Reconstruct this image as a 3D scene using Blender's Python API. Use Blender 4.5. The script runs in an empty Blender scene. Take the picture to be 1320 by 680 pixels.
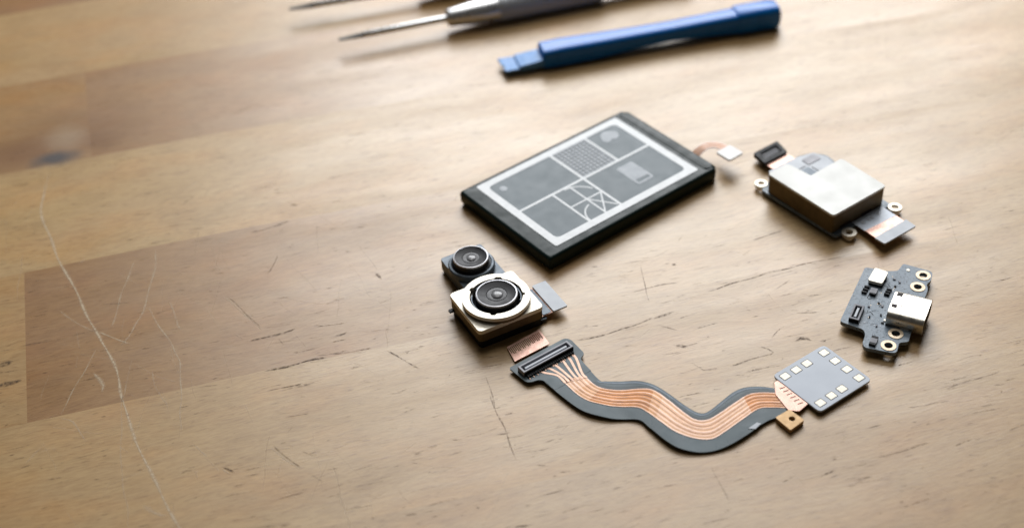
import bpy, bmesh, math, random
from math import radians as R, cos, sin, pi
from mathutils import Vector
from mathutils.geometry import tessellate_polygon

random.seed(7)
S = bpy.context.scene
COL = S.collection
S.unit_settings.scale_length = 0.01          # one unit is one centimetre

# ------------------------------------------------------------------ materials
def nt(name):
    m = bpy.data.materials.new(name); m.use_nodes = True
    t = m.node_tree
    return m, t, t.nodes, t.links, t.nodes['Principled BSDF']

def mat(name, col, rough=.4, metal=0., coat=0., var=.12, scale=6., bump=.0, bscale=60., spec=.5, rvar=.08, coord='Object', stretch=(1, 1, 1)):
    m, t, N, Lk, P = nt(name)
    tc = N.new('ShaderNodeTexCoord'); mp = N.new('ShaderNodeMapping'); mp.inputs['Scale'].default_value = stretch
    Lk.new(tc.outputs[coord], mp.inputs[0])
    n = N.new('ShaderNodeTexNoise'); n.inputs['Scale'].default_value = scale; n.inputs['Detail'].default_value = 6
    Lk.new(mp.outputs[0], n.inputs['Vector'])
    mr = N.new('ShaderNodeMapRange'); mr.inputs['From Min'].default_value = .25; mr.inputs['From Max'].default_value = .75
    mr.inputs['To Min'].default_value = 1 - var; mr.inputs['To Max'].default_value = 1 + var
    Lk.new(n.outputs['Fac'], mr.inputs['Value'])
    mx = N.new('ShaderNodeVectorMath'); mx.operation = 'SCALE'; mx.inputs[0].default_value = col
    Lk.new(mr.outputs[0], mx.inputs['Scale']); Lk.new(mx.outputs[0], P.inputs['Base Color'])
    rr = N.new('ShaderNodeMapRange'); rr.inputs['From Min'].default_value = .3; rr.inputs['From Max'].default_value = .7
    rr.inputs['To Min'].default_value = max(.02, rough - rvar); rr.inputs['To Max'].default_value = rough + rvar
    n2 = N.new('ShaderNodeTexNoise'); n2.inputs['Scale'].default_value = scale * 1.7; n2.inputs['Detail'].default_value = 5
    Lk.new(mp.outputs[0], n2.inputs['Vector']); Lk.new(n2.outputs['Fac'], rr.inputs['Value']); Lk.new(rr.outputs[0], P.inputs['Roughness'])
    P.inputs['Metallic'].default_value = metal; P.inputs['Coat Weight'].default_value = coat
    P.inputs['Coat Roughness'].default_value = .12; P.inputs['Specular IOR Level'].default_value = spec if metal > .8 else spec * .38
    if bump:
        b = N.new('ShaderNodeBump'); b.inputs['Strength'].default_value = bump; b.inputs['Distance'].default_value = .02
        n3 = N.new('ShaderNodeTexNoise'); n3.inputs['Scale'].default_value = bscale; n3.inputs['Detail'].default_value = 4
        Lk.new(mp.outputs[0], n3.inputs['Vector']); Lk.new(n3.outputs['Fac'], b.inputs['Height']); Lk.new(b.outputs[0], P.inputs['Normal'])
    return m

M = dict(
    wrap=mat('battery_wrap', (.006, .017, .016), .38, bump=.3, bscale=2.4, var=.2, scale=3, spec=.42),
    label_white=mat('label_white', (.74, .76, .77), .42, var=.04),
    label_grey=mat('label_grey', (.07, .10, .115), .38, var=.06, scale=2, rvar=.04),
    label_pale=mat('label_pale', (.34, .37, .40), .42, var=.05),
    gold=mat('pale_gold_nickel', (.74, .69, .585), .38, .2, var=.05, scale=5, bump=.04, bscale=25, rvar=.05, spec=.7),
    shield=mat('tinned_shield', (.60, .60, .57), .38, .04, var=.08, scale=1.4, bump=.04, bscale=5, rvar=.06, spec=.6),
    brass=mat('brass', (.42, .27, .13), .4, .2, var=.12, scale=8),
    steel=mat('steel', (.66, .67, .68), .3, .75, var=.05, scale=6),
    dark_steel=mat('dark_steel', (.06, .055, .05), .45, .3, var=.2),
    grip=mat('grip', (.40, .42, .43), .42, .15, var=.1, scale=12, spec=.9),
    black=mat('black_plastic', (.01, .011, .012), .5, var=.2, spec=.35),
    black_gloss=mat('black_gloss', (.008, .008, .009), .3, var=.1),
    slate=mat('slate_metal', (.075, .092, .11), .36, .25, var=.1, scale=4),
    flex=mat('slate_flex', (.06, .088, .10), .34, var=.18, scale=2.5, bump=.12, bscale=2.2),
    pad_board=mat('pad_board', (.47, .51, .57), .34, var=.05, scale=2, rvar=.05),
    pad_edge=mat('pad_outline', (.06, .065, .075), .4),
    pad=mat('contact_pad', (.74, .69, .58), .35, .1, var=.05),
    stiff=mat('pale_stiffener', (.47, .50, .54), .36, var=.04, scale=3),
    copper=mat('copper_foil', (.50, .19, .042), .34, .1, var=.4, scale=2.2, bump=.05, bscale=18, spec=.45),
    copper_light=mat('copper_trace', (.70, .45, .33), .34, .1, var=.16, scale=9, spec=.4),
    copper_dark=mat('copper_gap', (.20, .08, .04), .42, 0., var=.2, scale=9),
    polyimide=mat('pink_polyimide', (.70, .43, .34), .3, .15, var=.12, scale=7),
    lens=mat('lens_cavity', (.012, .012, .014), .34, spec=.3, var=.06),
    lens_mid=mat('lens_element', (.06, .06, .064), .3, spec=.4, var=.05),
    rim=mat('lens_rim', (.40, .40, .42), .34, .5),
    white_part=mat('white_plate', (.80, .79, .77), .4, var=.03),
    hole=mat('hole_dark', (.02, .012, .012), .6),
    bronze_and_shade=mat('bronze_and_wall_shade', (.125, .09, .045), .42, .35, var=.2, scale=6),  # shade of the side walls put into this brown; gold fingers reuse it
    eyelet=mat('eyelet_ring', (.60, .48, .34), .36, .2, var=.06),
    steel_socket=mat('grey_socket', (.33, .33, .36), .4, var=.06),
    port=mat('port_metal', (.60, .57, .50), .3, .85, var=.05, scale=5),
    label_dark=mat('label_dark', (.045, .06, .07), .4, var=.05),
    pale_foil=mat('pale_foil', (.62, .37, .22), .34, .1, var=.2, scale=7, bump=.05, bscale=22),
    pale_line=mat('pale_foil_line', (.80, .57, .46), .34, .1, var=.1, scale=9),
    pale_gap=mat('pale_foil_gap', (.46, .22, .13), .4, 0., var=.2, scale=14),
    flex_dark=mat('flex_inner_margin', (.035, .052, .06), .34, var=.15, scale=3),
    mid_foil=mat('mid_foil', (.57, .29, .125), .34, .1, var=.2, scale=7, bump=.05, bscale=22),
    mid_line=mat('mid_foil_line', (.75, .51, .39), .34, .1, var=.1, scale=9),
    mid_gap=mat('mid_foil_gap', (.33, .15, .085), .4, 0., var=.2, scale=14),
    pale_tail=mat('pale_blue_film', (.62, .69, .78), .3, var=.08, scale=8),
    pale_skin=mat('pale_pink_film', (.76, .60, .53), .34, var=.08, scale=8),
    tan_ic=mat('grey_chip', (.20, .20, .22), .42),
)
def glass_mat():
    m, t, N, Lk, P = nt('lens_glass')
    P.inputs['Base Color'].default_value = (.15, .15, .155, 1); P.inputs['Roughness'].default_value = .06
    P.inputs['Specular IOR Level'].default_value = .5
    n = N.new('ShaderNodeTexNoise'); n.inputs['Scale'].default_value = 3
    mr = N.new('ShaderNodeMapRange'); mr.inputs['To Min'].default_value = .26; mr.inputs['To Max'].default_value = .32
    Lk.new(n.outputs['Fac'], mr.inputs['Value']); Lk.new(mr.outputs[0], P.inputs['Roughness'])
    return m
M['glass'] = glass_mat()

def blue_mat():
    m = mat('blue_plastic', (.0, .14, .52), .3, spec=.8, var=.08, scale=4, rvar=.02)
    m.node_tree.nodes['Principled BSDF'].inputs['Subsurface Weight'].default_value = .0
    return m
M['blue'] = blue_mat()
M['blue_pale'] = mat('blue_plastic_tip', (.09, .26, .58), .36, var=.08, scale=5)

def pcb_mat():
    """slate solder mask with faint copper routing showing through, and tiny specks"""
    m, t, N, Lk, P = nt('slate_solder_mask')
    tc = N.new('ShaderNodeTexCoord')
    br = N.new('ShaderNodeTexVoronoi'); br.inputs['Scale'].default_value = 7; br.feature = 'DISTANCE_TO_EDGE'; br.distance = 'CHEBYCHEV' if hasattr(br, 'distance') else br.distance
    ns = N.new('ShaderNodeTexNoise'); ns.inputs['Scale'].default_value = 22; ns.inputs['Detail'].default_value = 3
    nv = N.new('ShaderNodeTexNoise'); nv.inputs['Scale'].default_value = 4
    Lk.new(tc.outputs['Object'], br.inputs['Vector']); Lk.new(tc.outputs['Object'], ns.inputs['Vector']); Lk.new(tc.outputs['Object'], nv.inputs['Vector'])
    r1 = N.new('ShaderNodeValToRGB'); r1.color_ramp.elements[0].position = .0; r1.color_ramp.elements[0].color = (.145, .18, .215, 1)
    r1.color_ramp.elements[1].position = .09; r1.color_ramp.elements[1].color = (.185, .23, .275, 1)
    Lk.new(br.outputs['Distance'], r1.inputs[0])
    r2 = N.new('ShaderNodeValToRGB'); r2.color_ramp.elements[0].position = .60; r2.color_ramp.elements[0].color = (0, 0, 0, 1)
    r2.color_ramp.elements[1].position = .66; r2.color_ramp.elements[1].color = (1, 1, 1, 1)
    Lk.new(ns.outputs['Fac'], r2.inputs[0])
    mx = N.new('ShaderNodeMix'); mx.data_type = 'RGBA'; mx.inputs['B'].default_value = (.02, .025, .03, 1)
    sc = N.new('ShaderNodeMath'); sc.operation = 'MULTIPLY'; sc.inputs[1].default_value = .75
    Lk.new(r2.outputs[0], sc.inputs[0]); Lk.new(sc.outputs[0], mx.inputs['Factor']); Lk.new(r1.outputs[0], mx.inputs['A'])
    Lk.new(mx.outputs['Result'], P.inputs['Base Color']); P.inputs['Specular IOR Level'].default_value = .2
    mr = N.new('ShaderNodeMapRange'); mr.inputs['To Min'].default_value = .24; mr.inputs['To Max'].default_value = .46
    Lk.new(nv.outputs['Fac'], mr.inputs['Value']); Lk.new(mr.outputs[0], P.inputs['Roughness'])
    b = N.new('ShaderNodeBump'); b.inputs['Strength'].default_value = .15; b.inputs['Distance'].default_value = .02
    Lk.new(ns.outputs['Fac'], b.inputs['Height']); Lk.new(b.outputs[0], P.inputs['Normal'])
    return m
M['pcb'] = pcb_mat()

# ------------------------------------------------------------------ mesh helpers
def link(name, bm, m, parent=None, bevel=0., smooth=False, seg=2):
    bmesh.ops.remove_doubles(bm, verts=bm.verts, dist=1e-5)
    bmesh.ops.recalc_face_normals(bm, faces=bm.faces)
    me = bpy.data.meshes.new(name); bm.to_mesh(me); bm.free()
    o = bpy.data.objects.new(name, me); COL.objects.link(o)
    if m: me.materials.append(M[m] if isinstance(m, str) else m)
    if parent: o.parent = parent
    if smooth:
        for p in me.polygons: p.use_smooth = True
        try: me.set_sharp_from_angle(angle=R(35))
        except Exception: pass
    if bevel:
        b = o.modifiers.new('bevel', 'BEVEL'); b.width = bevel; b.segments = seg; b.limit_method = 'ANGLE'; b.angle_limit = R(40)
    return o

def thing(name, label, cat, loc, rot=0., group=None):
    o = bpy.data.objects.new(name, None); COL.objects.link(o)
    o.location = loc; o.rotation_euler = (0, 0, R(rot)); o['label'] = label; o['category'] = cat
    o.empty_display_size = .2
    if group: o['group'] = group
    return o

def rnd(pts, r, n=4):
    """polygon with rounded corners"""
    out = []; k = len(pts)
    rs = r if isinstance(r, (list, tuple)) else [r] * k
    for i, p in enumerate(pts):
        p = Vector(p); a = Vector(pts[i - 1]); b = Vector(pts[(i + 1) % k]); rr = rs[i]
        if rr <= 0: out.append((p.x, p.y)); continue
        d1 = (a - p); d2 = (b - p); l1, l2 = d1.length, d2.length; q = min(rr, l1 * .49, l2 * .49)
        s = p + d1 / l1 * q; e = p + d2 / l2 * q
        for j in range(n + 1):
            t = j / n; c = (1 - t) ** 2 * s + 2 * t * (1 - t) * p + t * t * e
            out.append((c.x, c.y))
    return out

def rect(u0, v0, u1, v1): return [(u0, v0), (u1, v0), (u1, v1), (u0, v1)]
def circ(u, v, r, n=28): return [(u + r * cos(2 * pi * i / n), v + r * sin(2 * pi * i / n)) for i in range(n)]

def prism(bm, outer, z0, z1, holes=()):
    loops = [outer] + list(holes)
    tris = tessellate_polygon([[Vector((x, y, 0)) for x, y in l] for l in loops])
    flat = [p for l in loops for p in l]
    lo = [bm.verts.new((x, y, z0)) for x, y in flat]; hi = [bm.verts.new((x, y, z1)) for x, y in flat]
    for a, b, c in tris:
        for vs in ((hi[a], hi[b], hi[c]), (lo[c], lo[b], lo[a])):
            try: bm.faces.new(vs)
            except ValueError: pass
    k = 0
    for l in loops:
        n = len(l)
        for i in range(n):
            a, b = k + i, k + (i + 1) % n
            bm.faces.new((lo[a], lo[b], hi[b], hi[a]))
        k += n
    return bm

def P(outer, z0, z1, holes=()): return prism(bmesh.new(), outer, z0, z1, holes)

def lathe(bm, prof, c=(0, 0), n=48):
    """prof: list of (r, z)"""
    rings = []
    for r, z in prof:
        if r < 1e-6: rings.append([bm.verts.new((c[0], c[1], z))])
        else: rings.append([bm.verts.new((c[0] + r * cos(2 * pi * i / n), c[1] + r * sin(2 * pi * i / n), z)) for i in range(n)])
    for A_, B_ in zip(rings, rings[1:]):
        for i in range(n):
            j = (i + 1) % n
            if len(A_) == 1: bm.faces.new((A_[0], B_[i], B_[j]))
            elif len(B_) == 1: bm.faces.new((A_[i], A_[j], B_[0]))
            else: bm.faces.new((A_[i], A_[j], B_[j], B_[i]))
    return bm

def loft(bm, rings, cap=True):
    """closed cross-sections of 3-D points"""
    vs = [[bm.verts.new(p) for p in r] for r in rings]; n = len(vs[0])
    for A_, B_ in zip(vs, vs[1:]):
        for i in range(n): bm.faces.new((A_[i], A_[(i + 1) % n], B_[(i + 1) % n], B_[i]))
    if cap:
        bm.faces.new(vs[0][::-1]); bm.faces.new(vs[-1])
    return bm

def cr(pts, t):
    """Catmull-Rom through pts, t in 0..len-1"""
    n = len(pts); i = min(int(t), n - 2); f = t - i
    g = lambda k: Vector(pts[max(0, min(n - 1, k))])
    p0, p1, p2, p3 = g(i - 1), g(i), g(i + 1), g(i + 2)
    return .5 * ((2 * p1) + (p2 - p0) * f + (2 * p0 - 5 * p1 + 4 * p2 - p3) * f * f + (3 * p1 - p0 - 3 * p2 + p3) * f ** 3)

def ribbon(bm, path, w, th):
    """flat strip along a list of (x, y, z) with width w and thickness th; the width lies in the xy plane"""
    rings = []
    for i, p in enumerate(path):
        a = Vector(path[max(0, i - 1)]); b = Vector(path[min(len(path) - 1, i + 1)]); d = (b - a); d.z = 0; d.normalize()
        s = Vector((-d.y, d.x, 0)) * (w[i] if isinstance(w, (list, tuple)) else w) / 2; q = Vector(p)
        rings.append([q - s, q + s, q + s + Vector((0, 0, th)), q - s + Vector((0, 0, th))])
    return loft(bm, rings)

def hole_ring(parent, u, v, r0, r1, z, m='eyelet', name='mounting_eyelet', h=.012):
    bm = P(circ(u, v, r1), z, z + h, [circ(u, v, r0)]); return link(name, bm, m, parent)

# ------------------------------------------------------------------ the table (the setting)
GR = 13.3
def wood():
    m, t, N, Lk, P_ = nt('oiled_butcher_block')
    tc = N.new('ShaderNodeTexCoord'); at = N.new('ShaderNodeAttribute'); at.attribute_name = 'plank'
    sp = N.new('ShaderNodeSeparateColor'); Lk.new(at.outputs['Color'], sp.inputs[0])
    off = N.new('ShaderNodeCombineXYZ'); ml = N.new('ShaderNodeMath'); ml.operation = 'MULTIPLY'; ml.inputs[1].default_value = 90
    Lk.new(sp.outputs['Green'], ml.inputs[0]); Lk.new(ml.outputs[0], off.inputs[0]); Lk.new(ml.outputs[0], off.inputs[2])
    ad = N.new('ShaderNodeVectorMath'); Lk.new(tc.outputs['Object'], ad.inputs[0]); Lk.new(off.outputs[0], ad.inputs[1])
    # gentle waviness of the grain
    wn = N.new('ShaderNodeTexNoise'); wn.inputs['Scale'].default_value = .35; wn.inputs['Detail'].default_value = 2
    Lk.new(ad.outputs[0], wn.inputs['Vector'])
    ws = N.new('ShaderNodeVectorMath'); ws.operation = 'MULTIPLY_ADD'; ws.inputs[1].default_value = (0, .4, 0)
    Lk.new(wn.outputs['Color'], ws.inputs[0]); Lk.new(ad.outputs[0], ws.inputs[2])
    def noise(scale, sx, sy, det=5, rough=.6):
        mp = N.new('ShaderNodeMapping'); mp.inputs['Scale'].default_value = (sx, sy, 1)
        Lk.new(ws.outputs[0], mp.inputs[0])
        n = N.new('ShaderNodeTexNoise'); n.inputs['Scale'].default_value = scale; n.inputs['Detail'].default_value = det; n.inputs['Roughness'].default_value = rough
        Lk.new(mp.outputs[0], n.inputs['Vector']); return n.outputs['Fac']
    def mr(src, a, b, c, d):
        k = N.new('ShaderNodeMapRange'); k.inputs['From Min'].default_value = a; k.inputs['From Max'].default_value = b
        k.inputs['To Min'].default_value = c; k.inputs['To Max'].default_value = d; Lk.new(src, k.inputs['Value']); return k.outputs[0]
    def mixc(f, a, b, mode='MIX'):
        k = N.new('ShaderNodeMix'); k.data_type = 'RGBA'; k.blend_type = mode
        for s, x in (('Factor', f), ('A', a), ('B', b)):
            if hasattr(x, 'is_output'): Lk.new(x, k.inputs[s])
            else: k.inputs[s].default_value = x
        return k.outputs['Result']
    tone = mixc(sp.outputs['Red'], WOOD_DARK, WOOD_LIGHT)
    broad = noise(.55, .35, 1.6, 4)
    c = mixc(mr(broad, .3, .7, 0, .45), tone, mixc(1., tone, (.80, .72, .62, 1), 'MULTIPLY'))
    fine = noise(1.7, 1.0, 5.5, 7, .65)
    c = mixc(mr(fine, .45, .75, 0, .55), c, mixc(1., c, (.70, .62, .53, 1), 'MULTIPLY'))
    fleck = noise(4.6, .9, 9, 3, .5)
    c = mixc(mr(fleck, .60, .70, 0, .55), c, mixc(1., c, (.52, .42, .33, 1), 'MULTIPLY'))
    light = noise(2.3, .7, 8, 4, .6)
    c = mixc(mr(light, .58, .74, 0, .3), c, mixc(1., c, (1.28, 1.28, 1.25, 1), 'MULTIPLY'))
    crisp = noise(6.5, .8, 8, 3, .6)
    c = mixc(mr(crisp, .40, .68, 0, .7), c, mixc(1., c, (.74, .68, .60, 1), 'MULTIPLY'))
    blot = noise(.9, .9, 1.3, 5)
    c = mixc(mr(blot, .45, .70, 0, .5), c, mixc(1., c, (.78, .74, .66, 1), 'MULTIPLY'))
    hue = noise(.7, .6, 1.2, 4)
    c = mixc(mr(hue, .46, .66, 0, .7), c, mixc(1., c, (1.06, .93, .76, 1), 'MULTIPLY'))
    # the knot
    def spot(cx, cy, rx, ry, amp=.5, sc=1.3):
        mp = N.new('ShaderNodeMapping'); mp.inputs['Location'].default_value = (-cx / rx, -cy / ry, 0); mp.inputs['Scale'].default_value = (1 / rx, 1 / ry, 0)
        n = N.new('ShaderNodeTexNoise'); n.inputs['Scale'].default_value = sc; n.inputs['Detail'].default_value = 4
        Lk.new(tc.outputs['Object'], n.inputs['Vector'])
        s_ = N.new('ShaderNodeVectorMath'); s_.operation = 'MULTIPLY_ADD'; s_.inputs[1].default_value = (amp, amp, 0)
        Lk.new(n.outputs['Color'], s_.inputs[0]); Lk.new(tc.outputs['Object'], s_.inputs[2])
        Lk.new(s_.outputs[0], mp.inputs[0])
        ln = N.new('ShaderNodeVectorMath'); ln.operation = 'LENGTH'; Lk.new(mp.outputs[0], ln.inputs[0])
        return ln.outputs['Value']
    for cx, cy, rx, ry, col, f in KNOT:
        c = mixc(mr(spot(cx, cy, rx, ry), .3, 1.15, f, 0), c, col)
    Lk.new(c, P_.inputs['Base Color'])
    Lk.new(mr(broad, .3, .7, TABLE_ROUGH - .05, TABLE_ROUGH + .06), P_.inputs['Roughness'])
    P_.inputs['Specular IOR Level'].default_value = TABLE_SPEC
    b = N.new('ShaderNodeBump'); b.inputs['Strength'].default_value = .06; b.inputs['Distance'].default_value = .03
    hsum = N.new('ShaderNodeMath'); hsum.operation = 'ADD'; Lk.new(fine, hsum.inputs[0]); Lk.new(fleck, hsum.inputs[1])
    Lk.new(hsum.outputs[0], b.inputs['Height']); Lk.new(b.outputs[0], P_.inputs['Normal'])
    return m

WOOD_DARK = (.25, .118, .04, 1); WOOD_LIGHT = (.52, .366, .174, 1)
TABLE_ROUGH = .38; TABLE_SPEC = .56
KNOT = [(-9.2, 7.6, 1.2, .7, (.17, .075, .022, 1), .8), (-7.45, 7.5, .5, .45, (.14, .065, .028, 1), .5), (-8.0, 8.0, 2.2, 1.3, (.20, .10, .04, 1), .6), (-8.2, 7.95, .45, .65, (.40, .32, .22, 1), .32), (-8.45, 7.12, .6, .36, (.045, .045, .05, 1), .9)]

def table():
    bm = bmesh.new(); lay = bm.loops.layers.float_color.new('plank')
    US = [-60, -9.9, -5, 3, 12, 60]; OFF = [0, 0, 0, -.3, -.7, -.8]
    rows = [(-34, -24), (-24, -18), (-18, -13.6), (-13.6, -9.4), (-9.4, -5.5), (-5.5, -1.48), (-1.48, 2.94), (2.94, 6.68), (6.68, 10.45), (10.45, 14.1), (14.1, 18.3), (18.3, 24), (24, 30), (30, 40)]
    cuts = {(-1.48, 2.94): [-9.42], (6.68, 10.45): [-7.9], (-5.5, -1.48): [], (2.94, 6.68): [], (10.45, 14.1): [], (14.1, 18.3): [-2.]}
    tones = {(-1.48, 2.94): [.62, (.22, .82)], (6.68, 10.45): [.42, (.22, .74)], (2.94, 6.68): [.82], (-5.5, -1.48): [.74], (10.45, 14.1): [.70], (14.1, 18.3): [.2, .6], (-9.4, -5.5): [.66]}
    def y(v, u):
        for k in range(len(US) - 1):
            if u <= US[k + 1]: f = (u - US[k]) / (US[k + 1] - US[k]); return v + OFF[k] + (OFF[k + 1] - OFF[k]) * f
        return v + OFF[-1]
    for row in rows:
        cs = cuts.get(row, [random.uniform(-25, 25)]); ts = tones.get(row) or [random.uniform(.4, .8) for _ in range(len(cs) + 1)]
        edges = [-60] + cs + [60]
        for k in range(len(edges) - 1):
            us = sorted(set([edges[k], edges[k + 1]] + [u for u in US if edges[k] < u < edges[k + 1]]))
            g = random.random()
            for a, b_ in zip(us, us[1:]):
                f = bm.faces.new([bm.verts.new((a, y(row[0], a), 0)), bm.verts.new((b_, y(row[0], b_), 0)), bm.verts.new((b_, y(row[1], b_), 0)), bm.verts.new((a, y(row[1], a), 0))])
                tk = ts[min(k, len(ts) - 1)]
                for l in f.loops:
                    tn = tk if not isinstance(tk, tuple) else tk[0] + (tk[1] - tk[0]) * max(0, min(1, (l.vert.co.x + 9) / 12))
                    l[lay] = (tn, g, 0, 1)
    bmesh.ops.remove_doubles(bm, verts=bm.verts, dist=1e-4)
    bedge = [e for e in bm.edges if e.is_boundary]
    ex = bmesh.ops.extrude_edge_only(bm, edges=bedge)
    for v in ex['geom']:
        if isinstance(v, bmesh.types.BMVert): v.co.z = -2.6
    o = link('table', bm, wood())
    o.rotation_euler = (0, 0, R(GR)); o['kind'] = 'structure'
    return o

LIGHT_SCRATCHES = [(0.05, 0.8, [(-8.83, 6.45), (-8.95, 5.67), (-9.05, 5.01), (-8.89, 4.0), (-8.7, 3.03), (-8.38, 1.8), (-8.17, 0.84), (-7.94, 0.09), (-7.77, -0.75), (-7.72, -1.56), (-7.53, -2.71), (-7.26, -3.87), (-7.0, -4.85), (-6.74, -5.83)]), (0.03, 0.6, [(-7.23, 2.57), (-7.51, 1.76), (-7.81, 0.63)]), (0.035, 0.6, [(-6.78, 2.82), (-6.86, 2.22), (-7.15, 1.06), (-7.4, 0.49), (-7.67, 0.04)]), (0.03, 0.6, [(-7.1, 1.08), (-6.91, 0.37), (-6.7, -0.36), (-6.64, -0.83), (-6.68, -1.48), (-6.75, -2.16), (-6.79, -2.62)]), (0.03, 0.5, [(-6.67, 1.1), (-6.53, 0.12)]), (0.03, 0.7, [(-8.08, 0.61), (-7.8, 0.36), (-7.48, 0.05)]), (0.03, 0.4, [(-8.75, 1.51), (-8.51, 1.07), (-8.08, 0.61)]), (0.025, 0.5, [(-8.11, 0.11), (-8.48, -0.66), (-8.84, -1.46)]), (0.03, 0.5, [(-8.86, -1.54), (-8.62, -1.74), (-8.41, -2.28)]), (0.025, 0.4, [(-7.5, -0.32), (-7.65, -1.15), (-7.74, -1.48), (-7.82, -2.48), (-7.86, -3.3), (-7.82, -4.06), (-7.83, -4.53)]), (0.025, 0.4, [(-7.13, -0.82), (-7.14, -1.25), (-6.95, -1.81)]), (0.06, 0.6, [(-8.21, -0.49), (-8.06, -0.87), (-8.1, -1.11)]), (0.03, 0.5, [(-6.63, -2.9), (-6.36, -3.38)]), (0.08, 0.55, [(-7.56, -4.08), (-7.38, -4.32), (-7.18, -4.47)]), (0.03, 0.7, [(-6.19, -3.67), (-6.06, -3.88)]), (0.03, 0.6, [(-5.33, -3.43), (-4.9, -4.14)]), (0.025, 0.5, [(-5.61, 0.84), (-5.35, 0.32), (-5.04, -0.38)]), (0.025, 0.35, [(-6.65, -3.54), (-6.61, -3.84)]), (0.03, 0.3, [(-9.47, -2.52), (-9.13, -2.11)]), (0.03, 0.35, [(-4.34, -4.22), (-4.34, -4.96), (-4.33, -5.73)])]
DARK_CRACKS = [(0.05, 0.95, [(-6.17, -3.64), (-6.0, -3.85)]), (0.022, 0.6, [(-5.27, -3.43), (-4.88, -4.12)]), (0.022, 0.5, [(-4.81, -3.7), (-4.62, -3.92)]), (0.02, 0.4, [(-4.81, -4.24), (-4.55, -4.57)]), (0.02, 0.5, [(-5.54, 0.82), (-5.3, 0.3), (-5.05, -0.3)]), (0.03, 0.8, [(-5.32, -0.6), (-4.86, -0.58), (-4.4, -0.52)]), (0.04, 0.9, [(-5.17, -1.51), (-4.73, -1.51), (-4.33, -1.49), (-3.98, -1.51)]), (0.045, 0.9, [(-3.74, -0.96), (-3.61, -0.96), (-3.49, -0.93)]), (0.06, 0.7, [(-2.65, 0.62), (-2.55, 0.39)]), (0.028, 0.7, [(-2.89, -1.69), (-2.65, -2.0), (-2.42, -2.35)]), (0.02, 0.5, [(-4.92, -2.06), (-4.27, -2.08)]), (0.025, 0.5, [(-3.91, -1.45), (-3.11, -1.53)]), (0.022, 0.4, [(-1.3, -2.91), (-1.36, -3.84)]), (0.02, 0.5, [(-5.04, -0.57), (-4.64, -0.56)]), (0.02, 0.5, [(-4.77, -0.69), (-4.69, -0.91)]), (0.022, 0.5, [(-1.38, -3.4), (-1.35, -3.99), (-1.33, -4.52), (-1.35, -5.08)]), (0.03, 0.6, [(-1.55, -4.39), (-1.26, -4.42)]), (0.025, 0.6, [(-1.27, -3.97), (-1.07, -3.96)]), (0.03, 0.5, [(-1.08, -5.26), (-0.86, -5.35)]), (0.025, 0.5, [(-0.74, -5.56), (-0.48, -5.6)]), (0.04, 0.8, [(-1.8, -6.46), (-1.44, -6.5)]), (0.03, 0.6, [(-3.43, -5.66), (-3.19, -5.72)]), (0.03, 0.7, [(-2.26, -5.87), (-2.2, -5.91)]), (0.035, 0.85, [(3.35, -7.0), (3.65, -6.95)]), (0.02, 0.35, [(1.74, -6.22), (1.73, -6.58), (1.72, -7.05)]), (0.06, 0.9, [(2.97, -1.03), (3.05, -1.08)]), (0.025, 0.75, [(3.25, -2.03), (3.79, -1.97), (4.39, -1.91), (4.93, -1.88), (5.46, -1.87), (6.35, -1.89)]), (0.03, 0.6, [(4.73, -0.85), (5.08, -0.8), (5.46, -0.78)]), (0.025, 0.6, [(1.94, -1.57), (2.56, -1.56), (2.93, -1.59)]), (0.018, 0.5, [(2.4, -0.86), (2.24, -1.53), (2.19, -1.94)]), (0.03, 0.7, [(0.52, -2.54), (1.15, -2.55), (1.67, -2.48), (2.1, -2.4)]), (0.04, 0.85, [(2.07, -2.41), (2.54, -2.37)]), (0.022, 0.6, [(2.7, -2.93), (3.2, -2.93)]), (0.02, 0.5, [(2.11, -2.63), (2.43, -2.92)]), (0.08, 0.5, [(2.16, -3.23), (2.43, -3.36)]), (0.022, 0.5, [(2.33, -3.75), (2.46, -4.03), (2.75, -4.03)]), (0.022, 0.6, [(2.93, -4.07), (3.39, -4.03), (3.82, -4.0), (3.62, -3.72)]), (0.022, 0.6, [(3.93, -3.63), (4.11, -3.49), (4.33, -3.4)]), (0.055, 0.95, [(4.31, -3.83), (4.46, -3.81), (4.55, -3.85), (4.62, -3.94)]), (0.02, 0.5, [(4.54, -2.39), (4.99, -2.19)]), (0.025, 0.5, [(4.65, -3.12), (5.12, -3.27)]), (0.08, 0.95, [(-9.98, 0.25), (-9.78, 0.25), (-9.63, 0.28)]), (0.09, 0.95, [(-9.98, -0.3), (-9.76, -0.33), (-9.59, -0.3), (-9.49, -0.29)]), (0.05, 0.5, [(-4.88, 2.75), (-4.33, 2.78), (-4.01, 2.89)]), (0.05, 0.5, [(-3.95, 3.41), (-3.74, 3.35)]), (0.05, 0.4, [(-6.14, 4.21), (-5.78, 4.46)]), (0.035, 0.4, [(-4.71, 1.23), (-4.41, 1.82)]), (0.03, 0.5, [(-4.94, -2.13), (-4.31, -2.09)]), (0.03, 0.45, [(3.74, -4.3), (3.14, -4.32)]), (0.025, 0.5, [(4.42, -6.91), (5.44, -6.87)]), (0.025, 0.5, [(6.32, -5.79), (7.42, -5.71)]), (0.03, 0.45, [(3.82, -7.26), (4.24, -7.25)])]
FSTOP = .125
WIN_LOC = (11, 70, 49); WIN_W = 60; WIN_H = 42; WIN_P = 10.6 * math.pi * 60 * 42
TOP_LOC = (4, 32, 76); TOP_W = 34; TOP_P = 4.7 * math.pi * 34 * 34
AMBIENT = .03; EXPO = .20

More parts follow.
